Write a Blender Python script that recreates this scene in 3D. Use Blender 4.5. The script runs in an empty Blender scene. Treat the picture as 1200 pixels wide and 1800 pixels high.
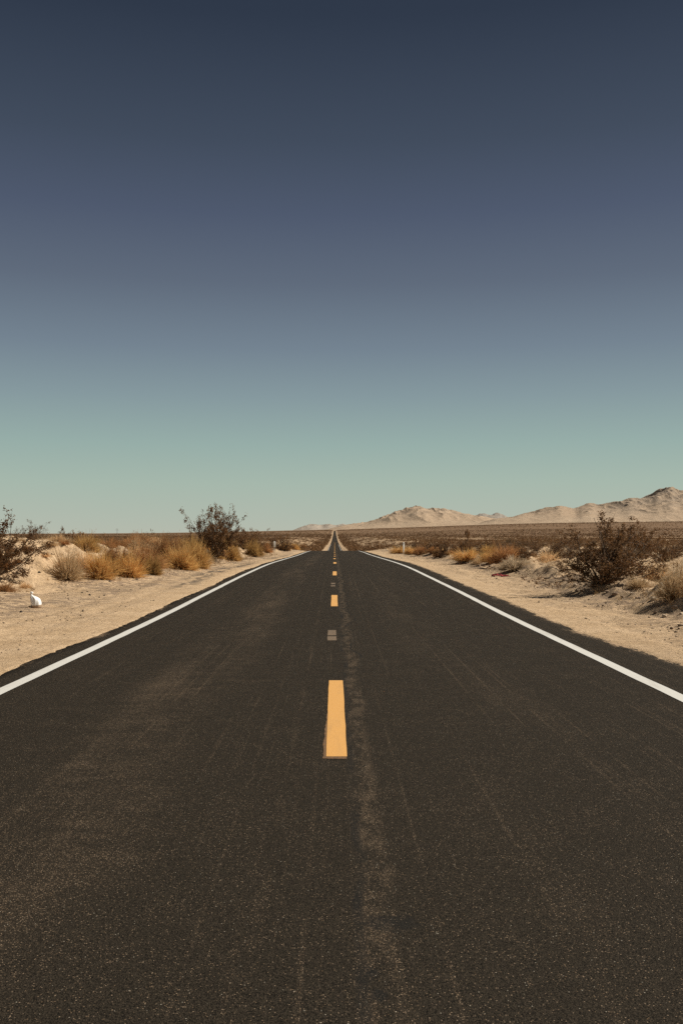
import bpy, math
import numpy as np
from math import radians, sin, cos, pi

S = bpy.context.scene
COL = S.collection
RNG = np.random.default_rng(7)

# ------------------------------------------------------------------ camera
EYE, FPX, VX, VY = 1.69, 1647.0, 588.0, 940.0        # eye height (m), focal length and road vanishing point on the 1200x1800 photo
cam = bpy.data.cameras.new('camera')
cam.sensor_fit = 'VERTICAL'; cam.sensor_height = 36; cam.sensor_width = 24
cam.lens = FPX / 1800 * 36
cam.clip_start = 0.1; cam.clip_end = 80000
camo = bpy.data.objects.new('camera', cam); COL.objects.link(camo)
camo.location = (0, 0, EYE)
camo.rotation_euler = (radians(90) + math.atan(40 / FPX), 0, -math.atan(12 / FPX))
S.camera = camo

# ------------------------------------------------------------------ sky, sun, exposure
SUN_AZ, SUN_EL = radians(80), radians(46)            # azimuth measured from the road direction (+Y) towards the right (+X)
sun_dir = (sin(SUN_AZ) * cos(SUN_EL), cos(SUN_AZ) * cos(SUN_EL), sin(SUN_EL))
w = bpy.data.worlds.new('World'); S.world = w; w.use_nodes = True
nt = w.node_tree; nt.nodes.clear()
out = nt.nodes.new('ShaderNodeOutputWorld'); bg = nt.nodes.new('ShaderNodeBackground')
sky = nt.nodes.new('ShaderNodeTexSky'); sky.sky_type = 'NISHITA'; sky.sun_disc = False
sky.sun_elevation = SUN_EL; sky.sun_rotation = SUN_AZ; sky.air_density = 1.0; sky.dust_density = 1.5
bg.inputs['Strength'].default_value = 0.1
geo = nt.nodes.new('ShaderNodeTexCoord'); sep = nt.nodes.new('ShaderNodeSeparateXYZ')
nt.links.new(geo.outputs['Generated'], sep.inputs[0])
ramp = nt.nodes.new('ShaderNodeValToRGB')
nt.links.new(sep.outputs['Z'], ramp.inputs[0])
def lin(c):
    return tuple((v / 255 / 12.92 if v / 255 <= 0.04045 else ((v / 255 + 0.055) / 1.055) ** 2.4) for v in c)
SKY = [(0.000, (182, 187, 173)), (0.018, (176, 186, 173)), (0.055, (165, 183, 171)), (0.095, (150, 173, 167)),
       (0.145, (133, 152, 157)), (0.195, (115, 130, 143)), (0.26, (94, 105, 121)), (0.325, (77, 87, 107)),
       (0.39, (63, 73, 89)), (0.49, (44, 53, 68)), (0.75, (30, 38, 49)), (1.0, (27, 34, 45))]
EXPO = 0.35
el = ramp.color_ramp.elements
while len(el) < len(SKY): el.new(0.5)
for i, (p, c) in enumerate(SKY):
    el[i].position = p; el[i].color = (*lin(c), 1)
mul = nt.nodes.new('ShaderNodeVectorMath'); mul.operation = 'SCALE'
mul.inputs['Scale'].default_value = 10.0 / 2 ** EXPO
nt.links.new(ramp.outputs['Color'], mul.inputs[0])
mx = nt.nodes.new('ShaderNodeMix'); mx.data_type = 'RGBA'; mx.inputs[0].default_value = 0.975
nt.links.new(sky.outputs['Color'], mx.inputs[6]); nt.links.new(mul.outputs[0], mx.inputs[7])
nt.links.new(mx.outputs[2], bg.inputs['Color']); nt.links.new(bg.outputs[0], out.inputs['Surface'])

sl = bpy.data.lights.new('sun', 'SUN'); sl.energy = 4.5; sl.angle = radians(0.53); sl.color = (1.0, 0.93, 0.82)
so = bpy.data.objects.new('sun', sl); COL.objects.link(so)
so.rotation_euler = (pi / 2 - SUN_EL, 0, pi - SUN_AZ)
S.view_settings.view_transform = 'Standard'; S.view_settings.look = 'None'
S.view_settings.exposure = EXPO; S.view_settings.gamma = 1.0
S.render.engine = 'CYCLES'; S.cycles.use_denoising = False
S.render.resolution_x, S.render.resolution_y = 682, 1024

# ------------------------------------------------------------------ numpy helpers
def hsh(ix, iy, seed):
    h = (ix.astype(np.int64) * 374761393 + iy.astype(np.int64) * 668265263 + seed * 1442695041) & 0xffffffff
    h = ((h ^ (h >> 13)) * 1274126177) & 0xffffffff
    h = ((h ^ (h >> 16)) * 2246822519) & 0xffffffff
    return ((h ^ (h >> 15)) & 0xffffff) / float(0xffffff)
def vnoise(x, y, seed=0):                             # gradient-like value noise, -1..1
    ix, iy = np.floor(x), np.floor(y); fx, fy = x - ix, y - iy
    ux, uy = fx * fx * fx * (fx * (fx * 6 - 15) + 10), fy * fy * fy * (fy * (fy * 6 - 15) + 10)
    a, b = hsh(ix, iy, seed), hsh(ix + 1, iy, seed); c, d = hsh(ix, iy + 1, seed), hsh(ix + 1, iy + 1, seed)
    return ((a + (b - a) * ux) * (1 - uy) + (c + (d - c) * ux) * uy) * 2 - 1
def fbm(x, y, octv=4, seed=0, gain=0.5):
    x, y = np.asarray(x, float), np.asarray(y, float); s = np.zeros(np.broadcast(x, y).shape); a = 1.0
    for k in range(octv):
        s += a * vnoise(x * 2 ** k + k * 17.3, y * 2 ** k - k * 9.1, seed + k); a *= gain
    return s
def ridged(x, y, octv=6, seed=0, gain=0.52):
    s = 0.0; a = 1.0; wgt = 1.0; tot = 0
    for k in range(octv):
        n = 1 - np.abs(vnoise(x * 2 ** k + k * 31.7, y * 2 ** k + k * 11.9, seed + k)); n = n * n * wgt
        wgt = np.clip(n * 1.6, 0, 1); s = s + a * n; tot += a; a *= gain
    return s / tot
def sstep(a, b, x):
    t = np.clip((x - a) / (b - a), 0, 1); return t * t * (3 - 2 * t)
def hermite(kx, ky):
    kx, ky = np.array(kx, float), np.array(ky, float); m = np.gradient(ky, kx)
    def f(x):
        x = np.clip(x, kx[0], kx[-1]); i = np.clip(np.searchsorted(kx, x) - 1, 0, len(kx) - 2)
        h = kx[i + 1] - kx[i]; t = (x - kx[i]) / h
        return ((2 * t**3 - 3 * t**2 + 1) * ky[i] + (t**3 - 2 * t**2 + t) * h * m[i] + (-2 * t**3 + 3 * t**2) * ky[i + 1] + (t**3 - t**2) * h * m[i + 1])
    return f

# ------------------------------------------------------------------ terrain
road_z = hermite([-60, 0, 10, 20, 28, 36, 50, 65, 80, 95, 120, 140, 170, 220, 300, 400, 500, 640, 900, 1300, 1800, 2500, 3500, 4500, 5200, 6500, 9000, 30000],
                 [0, 0, 0, 0, .045, .085, .09, -.04, -.20, -.34, -.52, -.72, -1.25, -2.5, -4.7, -6.4, -7.1, -7.3, -7.5, -7.0, -4.0, 1.0, 9.0, 19, 24.5, 28, 45, 190])
plain_z = hermite([-60, 0, 40, 100, 200, 400, 700, 1000, 1500, 2200, 2900, 3500, 4500, 5200, 6500, 9000, 30000],
                  [0.1, 0.1, 0.1, -.1, -.7, -1.7, -2.3, -2.3, -1.6, 0.3, 4.5, 9.2, 19, 25, 33, 50, 190])
horizon_e = hermite([-3, -1, -.36, -.18, -.06, 0, .07, .2, .37, .7, 3], [-3, -2, -1, 0.2, 3.8, 6.4, 10, 17, 20.5, 24, 30])
bank_l = hermite([-60, 0, 22, 28, 33, 39, 50, 70, 100, 140, 30000], [-10.4, -10, -9.7, -9.1, -7.7, -7.0, -6.4, -6.2, -6.1, -6.3, -6.3])
high_l = hermite([-60, 0, 20, 30, 45, 60, 100, 160, 300, 30000], [1.2, 1.25, 1.3, 1.3, .85, .7, .45, .25, .1, .1])
bank_r = hermite([-60, 0, 16, 20, 26, 33, 42, 70, 100, 140, 30000], [7.6, 7.3, 7.0, 6.9, 6.6, 7.0, 6.9, 7.0, 7.2, 7.0, 7.0])
def edge_l(y):
    return 4.04 + 0.075 * fbm(y / 6.0, y * 0 + 3.1, 3, 21) + (0.03 * vnoise(y / 0.55, y * 0 + 1.7, 22) + .035 * vnoise(y / .17, y * 0 + 9.7, 23)) * np.clip(1 - y / 200, 0, 1)
def edge_r(y):
    return 4.36 + 0.24 * sstep(18, 11, y) + 0.12 * fbm(y / 7.0, y * 0 + 7.7, 3, 31) + (0.05 * vnoise(y / 0.5, y * 0 + 4.7, 32) + .035 * vnoise(y / .16, y * 0 + 2.7, 33)) * np.clip(1 - y / 200, 0, 1)
def ground(x, y):
    x, y = np.broadcast_arrays(np.asarray(x, float), np.asarray(y, float))
    ax = np.abs(x); zr, zp = road_z(y), plain_z(y)
    far = sstep(150, 500, y)
    c = sstep(7, 17, ax) * (1 - far) + sstep(8, 45, ax) * far
    z = zr * (1 - c) + zp * c
    d = np.hypot(x, np.maximum(y, 1)); r = x / np.maximum(y, 1.0)
    sd = sstep(600, 4500, y)
    z = z + sd * (horizon_e(np.clip(r, -3, 3)) - horizon_e(np.zeros(1))) * d / FPX * sstep(30, 200, ax)
    # banks
    u = (bank_l(y) + 0.35 * fbm(y / 3.1, x / 9, 3, 5)) - x
    H = high_l(y) * (1 + 0.22 * fbm(y / 6.5, x / 8, 3, 6))
    z = z + H * (sstep(-0.25, 2.1, u) * (1 - 0.72 * sstep(2.4, 6.5, u))) + 0.10 * sstep(-1.5, -.2, u) * (1 - sstep(0, 1, u))
    v = x - (bank_r(y) + 0.4 * fbm(y / 2.6, x / 9, 3, 8))
    dec = 0.22 + 0.78 * np.clip(1 - y / 110, 0, 1)
    z = z + dec * (0.48 * sstep(-0.15, 1.3, v) * (1 - 0.6 * sstep(2, 5, v)) + 0.55 * sstep(2.3, 3.6, v) * (1 - sstep(5.0, 9.0, v)) * sstep(36, 27, y) * sstep(6, 14, y))
    # relief
    off = sstep(4.3, 6.0, ax)
    bk = sstep(0, 1.2, u) + sstep(0, 1.2, v)
    z = z + off * (0.035 * fbm(x / 1.3, y / 2.2, 4, 11) + .018 * fbm(x / .35, y / 1.1, 3, 19) + 0.07 * sstep(6, 9, ax) * fbm(x / 2.3, y / 2.3, 4, 12) + bk * (.14 * fbm(x / .9, y / .9, 5, 17, .62) + .08 * (ridged(x / 1.6, y / 1.1, 4, 18) - .4)))
    z = z + off * sstep(10, 20, ax) * (0.22 * fbm(x / 17, y / 17, 4, 13) + 0.5 * np.clip(y / 600, 0, 1) * fbm(x / 90, y / 90, 3, 14))
    crumb = (sstep(-0.1, .25, u) * (1 - sstep(1.6, 2.4, u)) * 0.55 + sstep(-.4, .0, v) * (1 - sstep(1.2, 2.2, v)))
    near = np.clip(1 - y / 80, 0, 1)
    z = z + crumb * near * 0.085 * (ridged(x / 0.55, y / 0.7, 4, 15) - .35) * 1.6
    # wheel tracks in the dirt shoulders
    z = z - 0.030 * near * (np.exp(-((ax - 5.25 - .1 * np.sin(y / 9)) / .16) ** 2) + np.exp(-((ax - 6.2 + .12 * np.sin(y / 7)) / .14) ** 2))
    # bed under the carriageway
    ew = np.where(x < 0, edge_l(y), edge_r(y))
    bed = 1 - sstep(-0.10, 0.06, ax - ew)
    drop = 0.05 + 0.00025 * np.clip(y, 0, 6000)
    z = z * (1 - bed) + (zr - drop) * bed - (1 - bed) * (0.012 + 0.00015 * np.clip(y, 0, 6000)) * (1 - sstep(5, 8, ax))
    return z
def gz(x, y): return float(ground(np.array([x]), np.array([y]))[0])
def on_ground(px, py):                                # where the view line through a photo point meets the terrain
    d = np.concatenate([np.arange(4, 140, .05), np.arange(140, 1500, .5)]); x = (px - VX) / FPX * d
    hit = ground(x, d) >= EYE - (py - VY) / FPX * d
    i = int(np.argmax(hit)); return float(x[i]), float(d[i])

# ------------------------------------------------------------------ mesh helpers
def mesh_np(name, V, F, smooth=False):
    """V (n,3); F list of (m,k) index arrays"""
    me = bpy.data.meshes.new(name); V = np.asarray(V, np.float32)
    if not isinstance(F, (list, tuple)): F = [F]
    F = [np.asarray(f, np.int32) for f in F if len(f)]
    me.vertices.add(len(V)); me.vertices.foreach_set('co', V.ravel())
    loops = np.concatenate([f.ravel() for f in F]); tot = np.concatenate([np.full(len(f), f.shape[1], np.int32) for f in F])
    me.loops.add(len(loops)); me.loops.foreach_set('vertex_index', loops)
    me.polygons.add(len(tot)); me.polygons.foreach_set('loop_start', np.concatenate([[0], np.cumsum(tot)[:-1]]).astype(np.int32))
    if smooth: me.polygons.foreach_set('use_smooth', np.ones(len(tot), bool))
    me.update(calc_edges=True); me.validate()
    return me
def obj(name, me, mat=None, parent=None, kind=None):
    o = bpy.data.objects.new(name, me); COL.objects.link(o)
    if mat and not me.materials: me.materials.append(mat)
    if parent: o.parent = parent
    if kind: o['kind'] = kind
    return o
def empty(name, label, cat, loc=(0, 0, 0), rz=0, sc=1, group=None):
    o = bpy.data.objects.new(name, None); COL.objects.link(o); o.empty_display_size = .2
    o.location = loc; o.rotation_euler = (0, 0, rz); o.scale = (sc,) * 3 if np.isscalar(sc) else sc
    tag(o, label, cat, group); return o
def tag(o, label, cat, group=None):
    o['label'] = label; o['category'] = cat
    if group: o['group'] = group
    return o
def copy_thing(root, loc, rz, sc, label, group=None):
    r = root.copy(); COL.objects.link(r); r.location = loc; r.rotation_euler = (0, 0, rz); r.scale = (sc,) * 3 if np.isscalar(sc) else sc
    r['label'] = label
    if group: r['group'] = group
    elif 'group' in r: del r['group']
    for ch in root.children:
        c = ch.copy(); COL.objects.link(c); c.parent = r
        for g in ch.children:
            e = g.copy(); COL.objects.link(e); e.parent = c
    return r
class Geo:
    def __init__(s): s.V = []; s.F3 = []; s.F4 = []; s.n = 0
    def add(s, V, F4=None, F3=None):
        V = np.asarray(V, float).reshape(-1, 3)
        if F4 is not None: s.F4.append(np.asarray(F4) + s.n)
        if F3 is not None: s.F3.append(np.asarray(F3) + s.n)
        s.V.append(V); s.n += len(V)
    def mesh(s, name, smooth=False):
        return mesh_np(name, np.concatenate(s.V), [np.concatenate(f) for f in (s.F4, s.F3) if f], smooth)
    def tube(s, P, R, k=4):
        P = np.asarray(P, float); R = np.broadcast_to(R, len(P)); t = np.gradient(P, axis=0); t /= np.linalg.norm(t, axis=1)[:, None] + 1e-9
        a = np.cross(t, [0.31, 0.17, 0.93]); bad = np.linalg.norm(a, axis=1) < 1e-3; a[bad] = np.cross(t[bad], [1, 0, 0])
        a /= np.linalg.norm(a, axis=1)[:, None]; b = np.cross(t, a); th = np.arange(k) * 2 * pi / k
        V = P[:, None] + R[:, None, None] * (a[:, None] * np.cos(th)[:, None] + b[:, None] * np.sin(th)[:, None])
        i = np.arange(len(P) - 1)[:, None] * k; j = np.arange(k); j2 = (j + 1) % k
        F = np.stack([i + j, i + j2, i + k + j2, i + k + j], -1).reshape(-1, 4)
        s.add(V, F, None if k != 4 else None)
        s.F4.append(np.array([[3, 2, 1, 0]]) + s.n - len(P) * k) if k == 4 else None
        s.F4.append(np.array([[0, 1, 2, 3]]) + s.n - k) if k == 4 else None
    def box(s, c, d):
        V = np.array([[x, y, z] for x in (-.5, .5) for y in (-.5, .5) for z in (-.5, .5)]) * d + c
        s.add(V, [[0, 1, 3, 2], [4, 6, 7, 5], [0, 4, 5, 1], [2, 3, 7, 6], [0, 2, 6, 4], [1, 5, 7, 3]])
    def leaves(s, C, size, rng, asp=0.5):             # one small pointed leaf (a kite) at each centre
        n = len(C); a = rng.normal(size=(n, 3)); a[:, 2] += .4; a /= np.linalg.norm(a, axis=1)[:, None]
        b = np.cross(a, rng.normal(size=(n, 3))); b /= np.linalg.norm(b, axis=1)[:, None]
        L = (np.broadcast_to(size, n) * rng.uniform(.65, 1.35, n))[:, None]
        V = np.stack([C - a * L * .5, C + b * L * asp * .5, C + a * L * .5, C - b * L * asp * .5], 1)
        s.add(V, np.arange(4 * n).reshape(n, 4))

# ------------------------------------------------------------------ materials
class Mat:
    def __init__(s, name, rough=0.9, spec=0.3):
        s.m = bpy.data.materials.new(name); s.m.use_nodes = True; s.t = s.m.node_tree; s.b = s.t.nodes['Principled BSDF']
        s.b.inputs['Roughness'].default_value = rough; s.b.inputs['Specular IOR Level'].default_value = spec
    def n(s, typ, **kw):
        o = s.t.nodes.new('ShaderNode' + typ)
        for k, v in kw.items(): setattr(o, k, v)
        return o
    def l(s, a, b): s.t.links.new(a, b)
    def pos(s):
        if not hasattr(s, '_p'): s._p = s.n('NewGeometry').outputs['Position']
        return s._p
    def map(s, scale=(1, 1, 1), loc=(0, 0, 0), src=None):
        o = s.n('Mapping'); o.inputs['Scale'].default_value = scale; o.inputs['Location'].default_value = loc; s.l(src or s.pos(), o.inputs[0]); return o.outputs[0]
    def noise(s, scale, detail=4, rough=.55, vec=None, dist=0):
        o = s.n('TexNoise'); o.inputs['Scale'].default_value = scale; o.inputs['Detail'].default_value = detail
        o.inputs['Roughness'].default_value = rough; o.inputs['Distortion'].default_value = dist; s.l(vec or s.pos(), o.inputs['Vector']); return o.outputs['Fac']
    def voro(s, scale, vec=None, feature='F1'):
        o = s.n('TexVoronoi', feature=feature); o.inputs['Scale'].default_value = scale; s.l(vec or s.pos(), o.inputs['Vector']); return o
    def rng(s, v, a, b, c=0, d=1, smooth=True):
        o = s.n('MapRange'); o.interpolation_type = 'SMOOTHSTEP' if smooth else 'LINEAR'
        s.l(v, o.inputs[0])
        for i, x in enumerate((a, b, c, d)): o.inputs[1 + i].default_value = x
        return o.outputs[0]
    def math(s, op, a, b=None):
        o = s.n('Math', operation=op)
        for i, x in enumerate((a, b)):
            if x is None: continue
            if isinstance(x, (int, float)): o.inputs[i].default_value = x
            else: s.l(x, o.inputs[i])
        return o.outputs[0]
    def mix(s, f, a, b, mode='MIX'):
        o = s.n('Mix', data_type='RGBA', blend_type=mode)
        for sock, x in ((o.inputs[0], f), (o.inputs[6], a), (o.inputs[7], b)):
            if isinstance(x, (int, float)): sock.default_value = x
            elif isinstance(x, tuple): sock.default_value = (*x, 1)
            else: s.l(x, sock)
        return o.outputs[2]
    def color(s, c):
        if isinstance(c, tuple): s.b.inputs['Base Color'].default_value = (*c, 1)
        else: s.l(c, s.b.inputs['Base Color'])
    def bump(s, h, strength, dist):
        o = s.n('Bump'); o.inputs['Strength'].default_value = strength; o.inputs['Distance'].default_value = dist; s.l(h, o.inputs['Height']); s.l(o.outputs[0], s.b.inputs['Normal'])
    def xyz(s):
        o = s.n('SeparateXYZ'); s.l(s.pos(), o.inputs[0]); return o.outputs

def plain_mat(name, col, rough=.8, var=.15, scale=8, spec=.3):
    M = Mat(name, rough, spec); n = M.noise(scale, 5)
    M.color(M.mix(n, tuple(c * (1 - var) for c in col), tuple(min(1, c * (1 + var)) for c in col))); return M.m
def leaf_mat(name, a, b, trans=.25):                  # colour differs from leaf to leaf and from plant to plant
    M = Mat(name, .75, .25); g = M.n('NewGeometry'); oi = M.n('ObjectInfo')
    c = M.mix(g.outputs['Random Per Island'], a, b)
    k = M.rng(oi.outputs['Random'], 0, 1, .72, 1.28, False)
    h = M.n('VectorMath', operation='SCALE'); M.l(c, h.inputs[0]); M.l(k, h.inputs['Scale'])
    M.color(h.outputs[0]); tr = M.n('BsdfTranslucent'); M.l(h.outputs[0], tr.inputs[0])
    ms = M.n('MixShader'); ms.inputs[0].default_value = trans; M.l(M.b.outputs[0], ms.inputs[1]); M.l(tr.outputs[0], ms.inputs[2])
    M.l(ms.outputs[0], M.t.nodes['Material Output'].inputs['Surface']); return M.m

def sand_material():
    M = Mat('desert_sand', .95, .15); X = M.xyz(); ax = M.math('ABSOLUTE', X[0])
    big, mid, fine = M.noise(.13, 4), M.noise(1.1, 5, .6), M.noise(9, 6, .7)
    pale, tan, brown = (.66, .48, .30), (.53, .37, .215), (.30, .20, .115)
    c = M.mix(M.rng(mid, .3, .7), tan, pale)
    grain = M.noise(55, 4, .75); c = M.mix(M.rng(grain, .52, .68, 0, .7), c, (.26, .18, .11))
    c = M.mix(M.rng(fine, .42, .68, 0, .65), c, brown)
    # gravelly windrow strips, tyre-packed bands along the road
    st = M.noise(1.0, 5, .6, M.map((1.4, .06, 1)))
    gr = M.n('Attribute', attribute_name='gravel').outputs['Fac']
    c = M.mix(M.math('MULTIPLY', M.rng(st, .5, .68), M.rng(ax, 9, 7, 0, .45)), c, (.40, .285, .175))
    peb = M.voro(38); pr = M.n('SeparateColor'); M.l(peb.outputs['Color'], pr.inputs[0])
    stone = M.math('MULTIPLY', M.rng(pr.outputs[0], .80, .84), M.rng(peb.outputs['Distance'], .5, .35))
    amount = M.math('ADD', .2, M.math('MULTIPLY', gr, .8))
    c = M.mix(M.math('MULTIPLY', stone, amount), c, (.15, .105, .07))
    stone2 = M.math('MULTIPLY', M.rng(pr.outputs[1], .86, .9), M.rng(peb.outputs['Distance'], .5, .3))
    c = M.mix(M.math('MULTIPLY', stone2, M.math('MULTIPLY', amount, .7)), c, (.68, .58, .46))
    c = M.mix(M.math('MULTIPLY', gr, M.rng(M.noise(2.4, 7, .75), .42, .58, 0, .85)), c, (.21, .15, .105))
    # dark crumbs of old tarmac dragged off the left road edge
    tar = M.n('Attribute', attribute_name='tar').outputs['Fac']
    c = M.mix(M.math('MULTIPLY', tar, M.rng(M.noise(2.2, 7, .72, M.map((1, .28, 1))), .43, .56)), c, (.075, .062, .052))
    # litter layer and low herbs cover the open plain
    cov = M.n('Attribute', attribute_name='cover').outputs['Fac']
    lit = M.mix(M.rng(M.noise(.35, 6, .65), .35, .65), (.105, .060, .033), (.235, .145, .078))
    c = M.mix(cov, c, lit)
    M.color(c)
    h = M.math('ADD', M.math('MULTIPLY', M.noise(7, 7, .75), 1.0), M.math('MULTIPLY', M.math('MULTIPLY', stone, amount), .5))
    M.bump(h, 1.0, .06); return M.m

def asphalt_material():
    M = Mat('asphalt', .9, .06); X = M.xyz(); x, y = X[0], X[1]
    st = M.voro(150, M.map((1, 1, 0))); sc = M.n('SeparateColor'); M.l(st.outputs['Color'], sc.inputs[0])
    st2 = M.voro(260, M.map((1, 1, 0))); sc2 = M.n('SeparateColor'); M.l(st2.outputs['Color'], sc2.inputs[0])
    c = M.mix(sc2.outputs[0], (.003, .003, .0026), (.050, .0395, .028))
    wear = M.noise(1, 6, .62, M.map((1.1, .16, 1)))           # worn strips along the driving direction
    cross = M.noise(1, 5, .6, M.map((.5, 2.2, 1), (3, 8, 0)))
    def band(c0, wd, wob=.06):
        xx = M.math('ADD', x, M.math('MULTIPLY', M.math('SUBTRACT', M.noise(.45, 3, .5, M.map((0, 1, 0))), .5), wob * 2))
        return M.rng(M.math('ABSOLUTE', M.math('SUBTRACT', xx, c0)), wd, wd * .25)
    joint = band(.19, .12, .15)
    dust = M.math('ADD', M.math('MULTIPLY', band(-1.62, .75, .3), M.rng(M.math('ADD', M.math('MULTIPLY', wear, .6), M.math('MULTIPLY', M.noise(1, 7, .7, M.map((2.2, 5, 1))), .4)), .44, .66, .05, .9)),
                  M.math('MULTIPLY', joint, M.rng(M.noise(1, 7, .72, M.map((9, 2.2, 1))), .40, .60, 0, 1)))
    dust = M.math('ADD', dust, M.math('MULTIPLY', band(1.5, .8, .3), M.rng(wear, .45, .75, 0, .35)))
    dust = M.math('ADD', dust, M.math('MULTIPLY', band(-.33, .05, .05), M.rng(M.noise(1.6, 5), .4, .65, 0, .25)))
    dust = M.math('ADD', dust, M.math('MULTIPLY', band(-.58, .016, .02), M.rng(M.noise(2.5, 4), .35, .6, 0, .3)))
    dust = M.math('ADD', dust, M.rng(cross, .58, .8, 0, .35))
    fine = M.noise(1, 3, .55, M.map((19, .05, 1)))
    dust = M.math('ADD', dust, M.math('MULTIPLY', M.rng(fine, .56, .70), M.rng(M.noise(.5, 4), .38, .62, 0, .7)))
    dust = M.math('MINIMUM', dust, 1.0)
    # bare stones: few everywhere, many in the dusty strips
    thr = M.math('SUBTRACT', .93, M.math('ADD', M.math('MULTIPLY', dust, .62), M.rng(M.noise(2.3, 5, .65), .45, .7, 0, .12)))
    bare = M.math('MULTIPLY', M.math('GREATER_THAN', sc.outputs[0], thr), M.rng(st.outputs['Distance'], .55, .3))
    c = M.mix(M.math('MULTIPLY', dust, .11), c, (.125, .088, .058))
    c = M.mix(M.math('MULTIPLY', bare, M.rng(sc.outputs[1], 0, 1, .2, .8)), c, M.mix(sc.outputs[2], (.20, .135, .08), (.36, .265, .18)))
    glint = M.math('MULTIPLY', M.math('GREATER_THAN', sc.outputs[1], .996), M.rng(st.outputs['Distance'], .5, .3))
    c = M.mix(M.math('MULTIPLY', glint, .6), c, (.50, .45, .36))
    # dark tar seam beside the centre joint and a few spills
    seam = M.math('MULTIPLY', band(.12, .04, .12), M.rng(M.noise(.9, 5), .4, .6, .1, .55))
    def spill(cx, cy, rx, ry):
        dx = M.math('DIVIDE', M.math('SUBTRACT', x, cx), rx); dy = M.math('DIVIDE', M.math('SUBTRACT', y, cy), ry)
        r = M.math('ADD', M.math('MULTIPLY', dx, dx), M.math('MULTIPLY', dy, dy))
        return M.rng(M.math('ADD', r, M.math('MULTIPLY', M.math('SUBTRACT', M.noise(9, 7, .75), .5), 5.0)), 1.2, .0, 0, .6)
    for a in ((.25, 4.06, .15, .10), (.13, 3.6, .04, .06), (.16, 3.42, .035, .05)):
        seam = M.math('MAXIMUM', seam, spill(*a))
    crack = M.math('MULTIPLY', band(.30, .016, .35), M.math('MULTIPLY', M.rng(M.noise(.35, 3), .47, .52), M.rng(y, 11, 12.5))); seam = M.math('MAXIMUM', seam, M.math('MULTIPLY', crack, .8))
    c = M.mix(seam, c, (.0145, .0145, .014))
    # blown sand along both edges
    rim = M.n('Attribute', attribute_name='rim').outputs['Fac']
    grit = M.math('ADD', M.math('MULTIPLY', M.noise(1, 6, .7, M.map((2.6, .7, 1))), .6), M.math('MULTIPLY', M.noise(24, 4, .7), .4))
    edge = M.math('SUBTRACT', grit, M.rng(rim, 0, .55, .47, .74, False))
    c = M.mix(M.rng(edge, 0, .10, 0, .85), c, M.mix(M.noise(40, 3), (.46, .33, .21), (.25, .175, .11)))
    M.color(c)
    M.bump(M.math('ADD', M.math('MULTIPLY', st.outputs['Distance'], -1.0), M.math('MULTIPLY', sc.outputs[1], .6)), .55, .006)
    return M.m

def paint_material(name, col, worn):
    M = Mat(name, .6, .3); g = M.noise(55, 5, .65); s = M.noise(1, 6, .6, M.map((9, 1.3, 1)))
    c = M.mix(M.rng(g, .3, .8), col, tuple(v * .86 for v in col))
    st = M.voro(125, M.map((1, 1, 0)))
    hole = M.math('MULTIPLY', M.rng(M.noise(70, 4, .7), .60 if worn < .9 else .40, .68 if worn < .9 else .60), M.rng(s, .45, .7, worn * (.3 if worn < .9 else .8), worn))
    c = M.mix(hole, c, (.07, .055, .042)); M.color(c); dirt = M.noise(1, 6, .65, M.map((5, .7, 1), (2, 3, 0))); c = M.mix(M.rng(dirt, .5, .75, 0, .28), c, (.22, .165, .11)); M.color(c)
    M.bump(st.outputs['Distance'], .25, .004); return M.m

def rock_material(name, a, b, patch):
    M = Mat(name, .95, .1); n1, n2, n3 = M.noise(.0016, 8, .62), M.noise(.006, 8, .68), M.noise(.02, 6, .7)
    up = M.rng(M.math('ADD', M.xyz()[2], M.math('MULTIPLY', M.math('SUBTRACT', n1, .5), 500)), 120, 420)        # bare grey rock above, pale fans below
    c = M.mix(M.rng(n1, .35, .65), a, b); c = M.mix(M.math('MULTIPLY', M.rng(n2, .44, .60, .25, 1), up), c, patch)
    c = M.mix(M.math('MULTIPLY', M.rng(n3, .51, .60), M.math('ADD', .15, M.math('MULTIPLY', up, .45))), c, tuple(v * .55 for v in patch)); M.color(c)
    M.bump(M.math('ADD', n3, M.math('MULTIPLY', n2, 3.0)), .5, 22); return M.m

m_sand, m_asphalt = sand_material(), asphalt_material()
m_white = paint_material('white_paint', (.64, .625, .575), .4)
m_yellow = paint_material('yellow_paint', (.69, .37, .112), .22)
m_rub = paint_material('rubbed_yellow_paint', (.22, .115, .045), .9)
m_old = paint_material('ground_off_paint', (.24, .165, .098), 1.0)

# ------------------------------------------------------------------ ground sheet
def spaced(segs):
    o = [segs[0][0]]
    for a, b, st, g in segs:
        v = a
        while v + st < b: v += st; o.append(v); st *= g
        o.append(b)
    return np.unique(np.round(o, 4))
xr = spaced([(0, 3.7, .5, 1), (3.7, 12.5, .075, 1.0), (12.5, 30, .14, 1.05), (30, 16000, .9, 1.07)])
gx = np.concatenate([-xr[::-1], xr[1:]])
gy = spaced([(-40, 4, 2, 1), (4, 11, .25, 1), (11, 56, .105, 1), (56, 300, .12, 1.014), (300, 16500, 3.4, 1.016)])
X, Y = np.meshgrid(gx, gy); Z = ground(X, Y)
nx, ny = len(gx), len(gy); ii = np.arange(ny - 1)[:, None] * nx + np.arange(nx - 1)
me = mesh_np('ground', np.stack([X, Y, Z], -1).reshape(-1, 3), np.stack([ii, ii + 1, ii + nx + 1, ii + nx], -1).reshape(-1, 4), True)
u = bank_l(Y) - X; v = X - bank_r(Y)
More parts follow.
